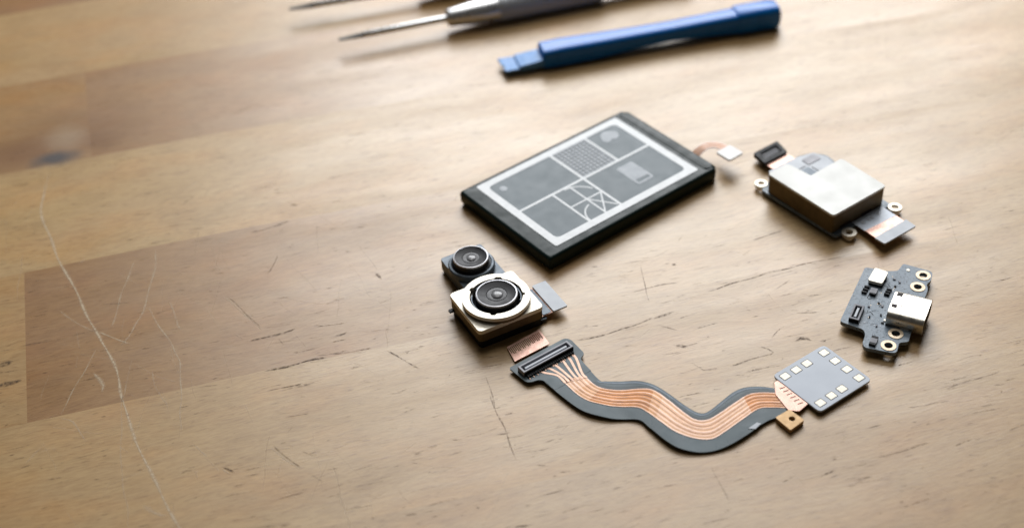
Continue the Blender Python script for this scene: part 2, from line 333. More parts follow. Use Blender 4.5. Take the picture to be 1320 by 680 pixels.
def mark_mat(name, col, rough, brk=.25):
    m, t, N, Lk, P_ = nt(name)
    P_.inputs['Base Color'].default_value = col; P_.inputs['Roughness'].default_value = rough
    at = N.new('ShaderNodeAttribute'); at.attribute_name = 'fade'
    sp = N.new('ShaderNodeSeparateColor'); Lk.new(at.outputs['Color'], sp.inputs[0])
    tc = N.new('ShaderNodeTexCoord'); n = N.new('ShaderNodeTexNoise'); n.inputs['Scale'].default_value = 14; n.inputs['Detail'].default_value = 4
    Lk.new(tc.outputs['Object'], n.inputs['Vector'])
    k = N.new('ShaderNodeMapRange'); k.inputs['From Min'].default_value = .38; k.inputs['From Max'].default_value = .58; k.inputs['To Min'].default_value = brk; k.inputs['To Max'].default_value = 1
    Lk.new(n.outputs['Fac'], k.inputs['Value'])
    mu = N.new('ShaderNodeMath'); mu.operation = 'MULTIPLY'; Lk.new(sp.outputs['Red'], mu.inputs[0]); Lk.new(k.outputs[0], mu.inputs[1])
    Lk.new(mu.outputs[0], P_.inputs['Alpha'])
    return m

def strokes(name, data, m, parent, z):
    """soft-edged marks on the wood: alpha 1 along the middle, 0 at both edges and at the ends"""
    bm = bmesh.new(); lay = bm.loops.layers.float_color.new('fade')
    for w, al, pts in data:
        q = [Vector((a, b, 0)) for a, b in pts]
        ns = max(3, int(sum((q[i + 1] - q[i]).length for i in range(len(q) - 1)) / .12)); ns = min(ns, 60)
        prev = None; ph = random.uniform(0, 9)
        for i in range(ns + 1):
            t = i / ns * (len(q) - 1)
            p = cr([tuple(a) for a in q], t); p2 = cr([tuple(a) for a in q], min(len(q) - 1, t + .02)); p1 = cr([tuple(a) for a in q], max(0, t - .02))
            d = (p2 - p1); d = d.normalized() if d.length > 1e-7 else Vector((1, 0, 0))
            s = Vector((-d.y, d.x, 0)); f = i / ns
            e = min(1, 9 * f, 9 * (1 - f)) ** .7
            ww = w * (.35 + .65 * e) * (1 + .35 * sin(ph + i * 1.3)); p = p + s * .012 * sin(ph * 2 + i * .9)
            row = [(p - s * ww, 0.), (p, al * e), (p + s * ww, 0.)]
            row = [(bm.verts.new((a.x, a.y, z)), x) for a, x in row]
            if prev:
                for k in range(2):
                    fv = [prev[k], row[k], row[k + 1], prev[k + 1]]
                    fc = bm.faces.new([v for v, _ in fv])
                    for l, (_, x) in zip(fc.loops, fv): l[lay] = (x, x, x, 1)
            prev = row
    o = link(name, bm, m, parent); o['kind'] = 'stuff'
    return o

tb = table()
M['pale_scratch'] = mark_mat('pale_scratch', (.62, .50, .34, 1), .6, .5)
M['dark_crack'] = mark_mat('dark_crack', (.055, .03, .015, 1), .8)
strokes('scratches', [(w_ * .7, min(1, a_ * 1.0), q_) for w_, a_, q_ in LIGHT_SCRATCHES], 'pale_scratch', tb, .003)
strokes('cracks', [(w_ * .75, a_, q_) for w_, a_, q_ in DARK_CRACKS], 'dark_crack', tb, .006)
pores = []
for i in range(3200):
    a, b = random.uniform(-10.5, 13.5), random.uniform(-9, 9)
    l = random.choice((.08, .12, .2, .3, .5)) * random.uniform(.6, 1.3); sl = random.gauss(-.02, .06)
    pores.append((random.uniform(.005, .014), random.uniform(.2, .75), [(a, b), (a + l * .3, b + l * .3 * sl + random.uniform(-.006, .006)), (a + l * .65, b + l * .65 * sl + random.uniform(-.006, .006)), (a + l, b + l * sl)]))
strokes('wood_pores', pores, 'dark_crack', tb, .0045)
pl = []
for i in range(260):
    a, b = random.uniform(-10.5, 13.5), random.uniform(-9, 9); l = random.uniform(.1, .5); an = random.gauss(0, .5)
    pl.append((random.uniform(.008, .02), random.uniform(.1, .4), [(a, b), (a + l * cos(an), b + l * sin(an))]))
for i in range(110):
    a, b = random.uniform(-10, -2) if i < 80 else random.uniform(-2, 12), random.uniform(-7, 5); l = random.uniform(.3, 1.6); an = random.choice((-1.35, -1.1, 1.2, 1.5, -.5, .3)) + random.gauss(0, .15)
    pl.append((random.uniform(.006, .012), random.uniform(.12, .4), [(a, b), (a + l * .5 * cos(an) + random.uniform(-.05, .05), b + l * .5 * sin(an)), (a + l * cos(an), b + l * sin(an))]))
strokes('fine_scuffs', pl, 'pale_scratch', tb, .0015)

# ------------------------------------------------------------------ battery
bt = thing('battery', 'flat black rechargeable battery with a white framed grey label', 'battery', (.755, -.30, .034), 35.81)
def rrect_ring(u0, v0, u1, v1, r, z): return [(x, y, z) for x, y in rnd(rect(u0, v0, u1, v1), r, 4)]
bm = bmesh.new()
zs = [(-.034, .07), (-.015, .02), (.06, -.008), (.15, -.012), (.23, -.012), (.275, .0), (.295, .02), (.30, .05)]
loft(bm, [rrect_ring(i - .02, i, 4.48 - i, 2.95 - i, [.06, .05, .05, .05, .05, .06, .07, .08][k_], z) for k_, (z, i) in enumerate(zs)])
link('battery_body', bm, 'wrap', bt, smooth=True)
bm = bmesh.new()
loft(bm, [rrect_ring(4.24 + i, .04 + i, 4.55 - i, 2.88 - i, .09, z) for z, i in ((-.03, .05), (-.01, .0), (.26, .0), (.308, .035), (.318, .075))])
link('end_cap', bm, 'wrap', bt, smooth=True)
lb = link('label', P(rnd(rect(.31, .20, 4.165, 2.83), .06), .296, .305), 'label_grey', bt)
bm = P(rnd(rect(.31, .20, 4.165, 2.83), .05), .3045, .309, [rnd(rect(.485, .385, 3.985, 2.655), .13)])
Z0, Z1 = .3046, .3086
for q in ((.47, 1.535, 4.0, 1.595), (2.14, .37, 2.195, 1.537), (2.14, 1.593, 2.195, 2.67), (3.115, 1.593, 3.165, 2.67), (1.305, .37, 1.35, 1.537)):
    prism(bm, rect(*q), Z0, Z1 - .0003)
link('label_frame', bm, 'label_white', lb)
bm = bmesh.new()
prism(bm, rect(1.745, .38, 1.782, 1.53), Z0, .308); prism(bm, rect(1.352, .955, 2.138, .992), Z0, .3083)
def line(bm, p, q, w, z0, z1):
    p, q = Vector(p), Vector(q); d = (q - p).normalized(); s = Vector((-d.y, d.x)) * w / 2
    prism(bm, [tuple(p - s), tuple(q - s), tuple(q + s), tuple(p + s)], z0, z1)
def arc(bm, c, r, a0, a1, w, z0, z1, n=12):
    o_ = [(c[0] + (r + w / 2) * cos(R(a0 + (a1 - a0) * i / n)), c[1] + (r + w / 2) * sin(R(a0 + (a1 - a0) * i / n))) for i in range(n + 1)]
    i_ = [(c[0] + (r - w / 2) * cos(R(a0 + (a1 - a0) * i / n)), c[1] + (r - w / 2) * sin(R(a0 + (a1 - a0) * i / n))) for i in range(n + 1)]
    prism(bm, o_ + i_[::-1], z0, z1)
arc(bm, (1.60, 1.0), .52, 20, 88, .03, Z0, .3077)
line(bm, (1.78, .42), (2.12, .95), .03, Z0, .3077); line(bm, (1.79, .94), (2.13, .43), .03, Z0, .3074)
arc(bm, (1.78, .40), .42, 105, 190, .03, Z0, .3077)
link('label_diagram', bm, 'label_white', lb)
bm = bmesh.new(); prism(bm, rect(2.2, 1.605, 3.105, 2.65), Z0 - .0004, .3066)
hat = link('label_hatch', bm, 'label_pale', lb)
bm = bmesh.new()
for i in range(9): prism(bm, rect(2.235 + i * .1, 1.625, 2.27 + i * .1, 2.63), .3064, .3074)
for i in range(10): prism(bm, rect(2.215, 1.66 + i * .1, 3.09, 1.695 + i * .1), .3064, .30755)
link('hatch_lines', bm, 'label_dark', hat)
bm = bmesh.new(); prism(bm, rnd(rect(2.89, .64, 3.325, 1.36), .07), Z0, .3078, [rnd(rect(2.94, .69, 3.275, .80), .02)])
link('container_icon', bm, 'label_pale', lb)
bm = bmesh.new(); prism(bm, rnd([(3.36, 2.30), (3.45, 2.52), (3.60, 2.60), (3.74, 2.50), (3.83, 2.42), (3.78, 2.24), (3.62, 2.20), (3.56, 2.27), (3.45, 2.18)], .08), Z0, .3078)
link('blot_icon', bm, 'label_pale', lb)
bm = bmesh.new(); prism(bm, rnd([(.62, 2.36), (.66, 2.50), (.76, 2.49), (.80, 2.38), (.72, 2.30)], .05), Z0, .3078)
link('blot_icon', bm, 'label_pale', lb)
# tail that carries the connector plate
tl = bmesh.new()
prof = [(4.46, .72, .17), (4.56, .73, .19), (4.68, .74, .24), (4.82, .73, .28), (4.96, .70, .285), (5.06, .62, .285), (5.12, .48, .285), (5.12, .30, .285)]
path = [tuple(cr(prof, i / 28 * 7)) for i in range(29)]
ribbon(tl, path, .22, .014)
tail = link('connector_tail', tl, 'pale_skin', bt)
ct = [(a[0], a[1], a[2] + .0165) for a in path[2:]]
for k in (-.06, .0, .06):
    b2 = bmesh.new(); pp = []
    for i, a in enumerate(ct):
        d = Vector(ct[min(len(ct) - 1, i + 1)]) - Vector(ct[max(0, i - 1)]); d.z = 0; d.normalize(); pp.append((a[0] - d.y * k, a[1] + d.x * k, a[2]))
    ribbon(b2, pp, .022, .003); link('trace', b2, 'copper', tail)
bm = P(rnd(rect(4.46, .60, 4.60, .86), .03), .10, .225); link('exit_boot', bm, 'copper', bt, bevel=.015)
bm = P(rnd(rect(4.84, -.03, 5.25, .37), .05), .30, .345); link('connector_plate', bm, 'white_part', bt, bevel=.012)

# ------------------------------------------------------------------ shielded module
sh = thing('shielded_board', 'small circuit board under a bright L shaped metal shield, gold lugs at its corners', 'circuit board', (6.367, .16, 0), 34.46)
outer = rnd([(.02, -.10), (1.62, -.10), (1.62, 1.30), (1.86, 1.66), (1.90, 1.95), (1.72, 2.20), (1.36, 2.31), (1.06, 2.20), (.56, 2.27), (.30, 2.05), (-.02, 1.95)], .08)
link('board', P(outer, .05, .12), 'pcb', sh, bevel=.008)
L_ = [(0, 0), (1.51, 0), (1.54, 1.235), (.63, 1.225), (.575, 1.83), (.015, 1.835)]
can = link('shaded_shield_wall', P(rnd([(a + (.006 if a < .3 else -.006), b + (.006 if b < .3 else -.006)) for a, b in L_], [.08, .08, .08, .02, .08, .08], 4), .121, .53), 'bronze_and_shade', sh)  # sides split off from the lid, their shade put into the colour
link('shield_lid', P(rnd(L_, [.08, .08, .08, .02, .08, .08], 4), .525, .58), 'shield', sh, bevel=.022, seg=3)
for (a, b, c_, d) in ((.25, .002, .55, .02), (.85, .002, 1.15, .02)):
    link('shield_slot', P(rect(a, b, c_, d), .14, .2), 'hole', can)
for (u, v, r) in ((.13, 2.10, .135), (.30, -.19, .15), (1.60, -.22, .14)):
    pc = bmesh.new(); prism(pc, circ(u, v, r), .07, .135, [circ(u, v, r * .5)])
    link('mounting_lug', pc, 'gold', sh, bevel=.01)
# patches inside the notch and beyond
blk = link('component_block', P(rnd([(.64, 1.245), (1.56, 1.245), (1.66, 1.72), (1.56, 2.02), (1.15, 2.12), (.36, 2.15), (.36, 1.85), (.60, 1.85)], .05), .12, .30), 'stiff', sh, bevel=.012)
for (q, m) in ((rect(.70, 1.28, 1.10, 1.72), 'slate'), (rect(1.16, 1.28, 1.56, 1.70), 'stiff'), (rect(.72, 1.78, 1.10, 2.04), 'stiff'), (rect(1.16, 1.76, 1.52, 1.98), 'steel_socket')):
    link('component_pad', P(rnd(q, .03), .298, .312), m, blk, bevel=.004)
nk = [(.98, 2.18, .12), (.98, 2.3, .125), (.97, 2.45, .13), (.97, 2.6, .125)]
link('upper_tail', ribbon(bmesh.new(), nk, .62, .014), 'polyimide', sh)
cn = link('plug_socket', P(rnd([(.62, 2.50), (1.28, 2.50), (1.40, 2.92), (.70, 2.92)], .03), .10, .20, [rnd([(.75, 2.59), (1.21, 2.59), (1.28, 2.83), (.81, 2.83)], .02)]), 'black', sh, bevel=.012)
link('socket_floor', P([(.73, 2.57), (1.23, 2.57), (1.30, 2.85), (.79, 2.85)], .11, .155), 'black', cn)
for k in range(9):
    u = .80 + k * .048
    link('contact', P(rect(u, 2.63, u + .022, 2.80), .155, .168), 'tan_ic', cn)
lt = [(.98, -.02, .125), (.98, -.15, .128), (.97, -.30, .132), (.96, -.45, .14), (.94, -.60, .155), (.93, -.75, .16)]
lt = [tuple(cr(lt, i / 20 * 5)) for i in range(21)]
lo = link('lower_tail', ribbon(bmesh.new(), lt[:12], .84, .016), 'pale_tail', sh)
l2 = link('bare_copper', ribbon(bmesh.new(), lt[11:], .84, .016), 'polyimide', sh)
for u in (.68, .84, .93, 1.12): link('chip_capacitor', P(rect(u, -.21, u + .07, -.14), .12, .155), 'stiff', sh, bevel=.006)
link('stiffener', P(rnd([(.48, -.94), (1.36, -.96), (1.38, -.69), (.47, -.69)], .02), .165, .205), 'stiff', sh, bevel=.006)

# ------------------------------------------------------------------ dual camera
cm = thing('camera_module', 'dual phone camera module, large gold framed lens joined to a smaller dark lens', 'camera module', (-.677, -2.508, 0), 26.06)
link('base_board', P(rnd([(.06, .09), (1.38, .09), (1.38, 1.26), (1.29, 1.30), (1.29, 2.49), (.45, 2.49), (.45, 1.30), (.06, 1.26)], .04), .0, .09), 'black', cm, bevel=.01)
fr_ = link('shaded_frame_wall', P(rnd(rect(.026, .056, 1.379, 1.299), .10), .18, .41, [circ(.70, .66, .51, 40)]), 'bronze_and_shade', cm)  # sides of the frame as a darker part, shade held in its colour
link('gold_frame', P(rnd(rect(.02, .05, 1.385, 1.305), .10), .36, .45, [circ(.70, .66, .50, 40)]), 'gold', cm, bevel=.03, seg=3)
link('base_shadow_skirt', P(rnd(rect(.045, .075, 1.36, 1.28), .09), .01, .20), 'black', cm, bevel=.01)  # black base, raised so its colour also holds the shadow below the frame
CU, CV = .705, .66
def notched(r, n=96, notches=(), d=.045):
    out = []
    for i in range(n):
        a = 360 * i / n; rr = r
        for c_, w in notches:
            if abs((a - c_ + 180) % 360 - 180) < w / 2: rr = r + d
        out.append((CU + rr * cos(R(a)), CV + rr * sin(R(a))))
    return out
link('collar', P(circ(CU, CV, .645, 72), .50, .575, [notched(.50, notches=((58, 18), (128, 12), (-25, 9), (235, 12)))]), 'gold', cm, bevel=.012)
link('shaded_collar_wall', P(circ(CU, CV, .641, 72), .44, .51, [circ(CU, CV, .56, 48)]), 'bronze_and_shade', cm)  # side of the collar darkened in colour to stand for shade
bm = bmesh.new(); lathe(bm, [(.0, .30), (.52, .30), (.52, .36), (0.515, .44), (.50, .445)], (CU, CV), 64); link('well', bm, 'black', cm, smooth=True)
def lens(parent, u, v, r, ztop, zbot):
    rw = .06
    br = link('lens_barrel', lathe(bmesh.new(), [(r * 1.16, zbot), (r * 1.14, zbot + .04), (r * 1.04, zbot + .055), (r * 1.03, ztop - .045), (r * 1.0, ztop - .012)], (u, v), 64), 'black_gloss', parent, smooth=True)
    link('rim', lathe(bmesh.new(), [(r * 1.035, ztop - .03), (r * 1.01, ztop - .004), (r * .95, ztop), (r * .935, ztop - .012)], (u, v), 64), 'rim', br, smooth=True)
    link('front_cone', lathe(bmesh.new(), [(r * .95, ztop - .012), (r * .90, ztop - .018), (r * .52, ztop - .034), (r * .505, ztop - .044), (0, ztop - .046)], (u, v), 64), 'lens', br, smooth=True)
    R_ = r * .50; h = r * .10
    link('glass_element', lathe(bmesh.new(), [(R_, ztop - .046), (R_ * .97, ztop - .036), (R_ * .55, ztop - .036 + h * .3), (R_ * .50, ztop - .040 + h * .3), (0, ztop - .042 + h * .3)], (u, v), 48), 'lens_mid', br, smooth=True)
    r2 = r * .30
    link('pupil', lathe(bmesh.new(), [(r2 * cos(pi / 2 * k / 10), ztop - .045 + h * .3 + r2 * .34 * sin(pi / 2 * k / 10)) for k in range(10)] + [(0, ztop - .045 + h * .3 + r2 * .34)], (u, v), 40), 'glass', br, smooth=True).location = (0, -r * .06, 0)
lens(cm, .715, .655, .385, .645, .36)
for a0, a1 in ((-40, 45), (75, 118), (140, 225), (250, 300)):
    bm = bmesh.new(); n = 16
    o_ = [(CU + .475 * cos(R(a0 + (a1 - a0) * i / n)), CV + .475 * sin(R(a0 + (a1 - a0) * i / n))) for i in range(n + 1)]
    i_ = [(CU + .455 * cos(R(a0 + (a1 - a0) * i / n)), CV + .455 * sin(R(a0 + (a1 - a0) * i / n))) for i in range(n + 1)]
    prism(bm, o_ + i_[::-1], .42, .535); link('spring', bm, 'slate', cm)
sp_ = link('rear_housing', P(rnd(rect(.42, 1.315, 1.32, 2.52), .07), .06, .30), 'slate', cm, bevel=.02)
link('rear_step', lathe(bmesh.new(), [(.46, .295), (.455, .40), (.435, .425), (.40, .43), (.385, .41), (.36, .41)], (.83, 1.945), 64), 'slate', cm, smooth=True)
lens(cm, .825, 1.94, .335, .585, .38)
link('side_tail', ribbon(bmesh.new(), [(1.34, .56, .10), (1.45, .55, .11), (1.56, .545, .125), (1.68, .545, .14)], .80, .014), 'polyimide', cm)
link('side_cover', P(rect(1.42, .16, 1.60, .93), .136, .146), 'slate', cm)
link('stiffener', P(rnd(rect(1.62, .115, 1.92, .97), .025), .15, .185), 'stiff', cm, bevel=.008)
link('solder_tag', P(rnd(rect(1.38, .10, 1.47, .22), .02), .03, .09), 'slate', cm, bevel=.01)
link('alignment_pin', P(rnd(rect(-.05, 1.16, .06, 1.24), .02), .10, .14), 'black', cm, bevel=.01)

# ------------------------------------------------------------------ flexible ribbon cable
fx = thing('flex_cable', 'bent slate grey ribbon cable with copper traces from black connector to square pad board', 'ribbon cable', (2.4, -4.2, 0))
OX, OY = 2.4, -4.2
def lo_(p): return [(a - OX, b - OY) for a, b in p]
UP = [(1.18, -3.05), (1.427, -3.50), (1.55, -3.535), (1.75, -3.54), (2.082, -3.576), (2.36, -3.716), (2.621, -3.973), (2.85, -4.24), (3.07, -4.44), (3.24, -4.435), (3.509, -4.225), (3.745, -4.03), (3.967, -3.926), (4.25, -3.915), (4.53, -4.0)]
LW = [(.40, -3.40), (.773, -3.912), (1.10, -4.27), (1.523, -4.455), (2.0, -4.52), (2.18, -4.74), (2.413, -5.074), (2.62, -5.268), (2.90, -5.365), (3.20, -5.36), (3.50, -5.26), (3.811, -5.069), (4.156, -4.801), (4.36, -4.70), (4.60, -4.62)]
TU = [(1.0, -3.02), (1.144, -3.318), (1.37, -3.66), (1.66, -3.757), (2.12, -3.79), (2.36, -3.87), (2.6, -4.14), (2.80, -4.40), (2.99, -4.60), (3.213, -4.625), (3.47, -4.482), (3.75, -4.28), (4.007, -4.105), (4.25, -4.07), (4.52, -4.113)]
TL = [(.48, -3.06), (.68, -3.345), (1.08, -3.93), (1.48, -4.14), (2.0, -4.225), (2.2, -4.40), (2.40, -4.66), (2.62, -4.9), (2.92, -5.05), (3.212, -5.086), (3.45, -4.96), (3.78, -4.72), (4.113, -4.469), (4.35, -4.45), (4.64, -4.50)]
def fz(x):
    """height of the ribbon above the table: it lifts off in shallow waves"""
    t = (x - .4) * 3.4
    k = max(0., min(1., (x - 1.0) / .9)); k = k * k * (3 - 2 * k)
    return .0845 * (1 - k) + k * (.055 + .03 * (.5 - .5 * cos(2 * pi * (t - .5) / 4.2)) + .012 * sin(t * 1.1))
def strip(A_, B_, f0, f1, dz, th, t0, t1, n=120, k=6):
    bm = bmesh.new(); rows = []
    for i in range(n + 1):
        t = t0 + (t1 - t0) * i / n; a = cr([(x, y, 0) for x, y in A_], t); b = cr([(x, y, 0) for x, y in B_], t); r = []
        for j in range(k + 1):
            f = f0 + (f1 - f0) * j / k; p = a.lerp(b, f); r.append((p.x - OX, p.y - OY, fz(p.x) + dz))
        rows.append(r)
    rings = [[Vector(p) for p in r] + [Vector(p) + Vector((0, 0, -th)) for p in r[::-1]] for r in rows]
    return loft(bm, rings)
bd = link('ribbon_body', strip(UP, LW, 0, 1, 0, .022, 0, 14), 'flex', fx)
PALE = ('pale_foil', 'pale_line', 'pale_gap'); MID = ('mid_foil', 'mid_line', 'mid_gap'); COP = ('copper', 'copper_light', 'copper_dark')
for t0, t1, (mb, ml, mg) in ((1.2, 1.7, PALE), (1.7, 2.3, MID), (2.3, 5.0, COP), (5.0, 5.6, MID), (5.6, 11.6, PALE), (11.6, 14, COP)):
    bnd = link('copper_band', strip(TU, TL, 0, 1, .0035, .003, t0, t1, n=int(9 * (t1 - t0)) + 4), mb, fx)
    for f0, f1 in ((.0, .05), (.19, .235), (.42, .445), (.60, .65), (.80, .83), (.955, 1.0)): link('trace', strip(TU, TL, f0, f1, .0065, .003, t0, t1, n=int(9 * (t1 - t0)) + 4, k=1), ml, bnd)
    for f0, f1 in ((.10, .12), (.30, .345), (.50, .52), (.70, .74), (.885, .90)): link('trace_gap', strip(TU, TL, f0, f1, .0055, .002, t0, t1, n=int(9 * (t1 - t0)) + 4, k=1), mg, bnd)
link('inner_margin', strip(UP, TU, .62, .96, .0025, .002, 1.6, 13.9, k=2), 'flex_dark', fx)
# bare foil showing pale where the cover film is cut back, and the dark fold marks
link('cover_edge', strip(UP, LW, .035, .075, .003, .003, 1.0, 13.6, k=1), 'slate', fx)
# connector plate
zt = .088
plate = rnd([(-.176, -3.062), (.879, -2.359), (.995, -2.40), (1.225, -2.809), (1.13, -2.93), (1.20, -3.08), (1.30, -3.26), (.62, -3.70), (.46, -3.46), (.36, -3.41), (.139, -3.48)], [.05, .05, .06, .07, .06, .05, .0, 0, .08, .06, .09])
link('connector_plate', P(lo_(plate), .062, zt), 'flex', fx)
# fan of traces from the connector to the band
fan = [((.36, -3.20), (.50, -3.26), (.66, -3.24), .97), ((.47, -3.13), (.58, -3.16), (.72, -3.20), .80), ((.62, -3.04), (.70, -3.10), (.80, -3.22), .60), ((.80, -2.92), (.84, -3.02), (.90, -3.18), .38), ((.90, -2.85), (.96, -2.98), (1.0, -3.14), .18), ((.99, -2.80), (1.06, -2.93), (1.07, -3.12), .02)]
for a, b, c_, f in fan:
    e = cr([(x, y, 0) for x, y in TU], 1.35).lerp(cr([(x, y, 0) for x, y in TL], 1.35), f); e1 = cr([(x, y, 0) for x, y in TU], 1.0).lerp(cr([(x, y, 0) for x, y in TL], 1.0), f)
    pts = [(a[0], a[1], zt), (b[0], b[1], zt), (e1.x, e1.y, zt), (e.x, e.y, zt + .004)]
    pp = [tuple(cr(pts, i / 24 * 3)) for i in range(25)]
    link('trace', ribbon(bmesh.new(), [(x - OX, y - OY, z + .001) for x, y, z in pp], .045, .003), 'copper_light', fx)
# board-to-board socket
ca = R(33.3); cu = Vector((cos(ca), sin(ca))); cv = Vector((-sin(ca), cos(ca))); cc = Vector((.505, -2.925))
def cq(a, b): p = cc + cu * a + cv * b; return (p.x - OX, p.y - OY)
def crect(a0, b0, a1, b1): return [cq(a0, b0), cq(a1, b0), cq(a1, b1), cq(a0, b1)]
sk = link('socket', P(crect(-.56, -.10, .56, .10), zt, .19, [crect(-.515, -.062, .515, .062)]), 'steel_socket', fx, bevel=.008)
link('socket_floor', P(crect(-.52, -.067, .52, .067), zt, .12), 'black', sk)
link('socket_tongue', P(crect(-.47, -.03, .47, .018),   .115, .178), 'stiff', sk, bevel=.006)
link('socket_skirt', P(crect(-.555, -.106, .555, -.099), zt + .003, .165), 'black', sk)
for k in range(24):
    a = -.52 + k * .0437
    link('pin', P(crect(a, -.18, a + .024, -.104), zt + .001, .125), 'black', sk)
    if k % 2 == 0: link('solder_joint', P(crect(a + .004, -.225, a + .02, -.18), zt + .0005, .096), 'copper_light', sk)
# ribbon tail that slips under the camera
tq = [(-.216, -2.506), (-.10, -2.80), (.534, -2.377), (.40, -2.13)]
tp = [(-.19, -2.46), (-.06, -2.86), (.60, -2.44), (.43, -2.03)]
ft = link('finger_tail', P(lo_(tp), .035, .05), 'polyimide', fx)
a, b = Vector((-.17, -2.50)), Vector((.43, -2.10)); dn = Vector((.12, -.28)).normalized()
for k in range(20):
    p = a.lerp(b, (k + .3) / 20); q = p + dn * (.19 if k % 3 else .15); s = (b - a).normalized() * .010
    link('gold_finger', P(lo_([tuple(p - s), tuple(q - s), tuple(q + s), tuple(p + s)]), .0495, .054), 'copper_dark' if k > 12 else 'bronze_and_shade', ft)
# pad board
pa = R(33.7); pu = Vector((cos(pa), sin(pa))); pv = Vector((-sin(pa), cos(pa))); po = Vector((5.156, -4.65))
def pq(a, b): p = po + pu * a + pv * b; return (p.x - OX, p.y - OY)
def pmap(pts): return [pq(*p) for p in pts]
pb = link('pad_board', P(pmap(rnd(rect(-.02, -.01, 1.26, 1.16), .10)), .062, .105), 'pad_board', fx, bevel=.008)
for (a, b) in ((.141, 1.004), (.408, .999), (.672, .998), (1.108, 1.005), (1.109, .730), (1.113, .450), (1.118, .166), (.684, .159), (.421, .154), (.149, .147)):
    pd = link('contact_pad', P(pmap(rnd(rect(a - .076, b - .067, a + .076, b + .067), .012)), .105, .109), 'pad', pb)
    link('pad_outline', P(pmap(rnd(rect(a - .09, b - .081, a + .09, b + .081), .02)), .1045, .107, [pmap(rnd(rect(a - .0765, b - .0675, a + .0765, b + .0675), .012))]), 'pad_edge', pd)
bt_ = [(4.50, -3.86), (4.60, -3.80), (5.02, -4.40), (4.80, -4.60), (4.62, -4.56), (4.47, -4.16)]
bn = link('bare_foil', P(lo_(rnd(bt_, .03)), .072, .092), 'polyimide', fx)
for k in range(6):
    p = Vector((4.56, -4.02)).lerp(Vector((4.80, -4.42)), k / 5); q = p + Vector((.10, .035)); s = Vector((.012, -.02))
    link('foil_mark', P(lo_([tuple(p), tuple(q), tuple(q + s), tuple(p + s)]), .0915, .094), 'copper_dark', bn)
tb_ = lo_(rnd([(4.36, -4.72), (4.64, -4.545), (4.845, -4.825), (4.562, -5.043)], .035))
link('brass_tab', P(tb_, .01, .10, [circ(4.64 - OX, -4.775 - OY, .055, 20)]), 'brass', fx, bevel=.01)
link('film_crease', P(lo_([(3.86, -4.93), (4.03, -4.80), (4.10, -4.83), (3.98, -4.95)]), .084, .089), 'stiff', fx)

# ------------------------------------------------------------------ charging port board
us = thing('charging_port_board', 'slate circuit board carrying a silver metal charging port and four ringed holes', 'circuit board', (6.046, -2.366, 0), 62.47)
ol = rnd([(-.14, .03), (1.559, .0), (1.60, -.42), (1.68, -.60), (1.93, -.645), (1.90, -1.215), (1.62, -1.245), (1.50, -1.19), (1.35, -1.25), (.06, -1.235), (-.21, -1.25), (-.30, -1.10), (-.60, -1.13), (-.655, -.56), (-.56, -.50), (-.30, -.49), (-.19, -.42)],
         [.07, .06, .04, .05, .05, .09, .08, .05, .08, .05, .04, .05, .10, .07, .05, .08, .08])
holes = [(1.714, -1.075), (1.345, -1.055), (-.09, -.988), (-.45, -.945)]
link('board', P(ol, .10, .18, [circ(a, b, .078, 24) for a, b in holes]), 'pcb', us, bevel=.01)
for a, b in holes: hole_ring(us, a, b, .076, .138, .1795)
# port shell: a hollow rounded tube
def tube(u0, u1, z0, z1, r, v): return [(x, v, z) for x, z in rnd(rect(u0, z0, u1, z1), r, 7)]
bm = bmesh.new()
o1, o2 = tube(.08, .86, .075, .445, .16, -.75), tube(.08, .86, .075, .445, .16, -1.42)
i2, i1 = tube(.115, .825, .11, .41, .135, -1.42), tube(.115, .825, .11, .41, .135, -.85)
loft(bm, [o1, o2, i2, i1], cap=False)
vs = [bm.verts.new(p) for p in o1]; bm.faces.new(vs); vs = [bm.verts.new(p) for p in i1]; bm.faces.new(vs)
ps = link('port_shell', bm, 'port', us, smooth=True)
bm = bmesh.new(); loft(bm, [[(x, v, z) for x, z in rnd(rect(.22, .225, .72, .295), .03, 3)] for v in (-.86, -1.36)]); link('port_tongue', bm, 'black', ps)
for (u, v, w, h) in ((.70, -.845, .10, .11), (.35, -.825, .10, .10)):
    link('shell_window', P(rect(u - w / 2, v - h / 2, u + w / 2, v + h / 2), .440, .4475), 'hole', ps)
for (u, v) in ((.70, -.985), (.375, -.97)):
    bm = bmesh.new(); arc(bm, (u, v), .032, 20, 250, .018, .442, .4475, 10); link('shell_latch', bm, 'hole', ps)
for u0 in (.05, .84): link('shell_leg', P(rect(u0, -1.18, u0 + .05, -1.02), .02, .2), 'steel', ps, bevel=.01)
ch = link('chip', P(rnd([(1.08, -.165), (1.49, -.20), (1.45, -.465), (1.075, -.44)], .05), .22, .285), 'gold', us, bevel=.015)
link('chip_base', P(rnd([(1.085, -.17), (1.48, -.20), (1.445, -.46), (1.08, -.435)], .04), .18, .225), 'black', ch)
so = link('mini_socket', P(rect(-.075, -.30, .355, -.11), .18, .265, [rect(-.03, -.262, .31, -.148)]), 'tan_ic', us, bevel=.008)
link('socket_floor', P(rect(-.04, -.27, .32, -.14), .18, .21), 'black', so); link('socket_tongue', P(rect(.01, -.225, .27, -.185), .20, .255), 'stiff', so)
link('socket_skirt', P(rect(-.078, -.298, -.0755, -.112), .181, .25), 'black', so)
def smd(u, v, w, h, a=0., m='tan_ic'):
    c_, s_ = cos(a), sin(a); f = lambda x, y: (u + x * c_ - y * s_, v + x * s_ + y * c_)
    q = lambda x0, x1: [f(x0, -h / 2), f(x1, -h / 2), f(x1, h / 2), f(x0, h / 2)]
    b = link('capacitor', P(q(-w / 2 + w * .22, w / 2 - w * .22), .178, .225), m, us)
    for x0 in (-w / 2, w / 2 - w * .24): link('terminal', P(q(x0, x0 + w * .24), .178, .229), 'black', b, bevel=.004)
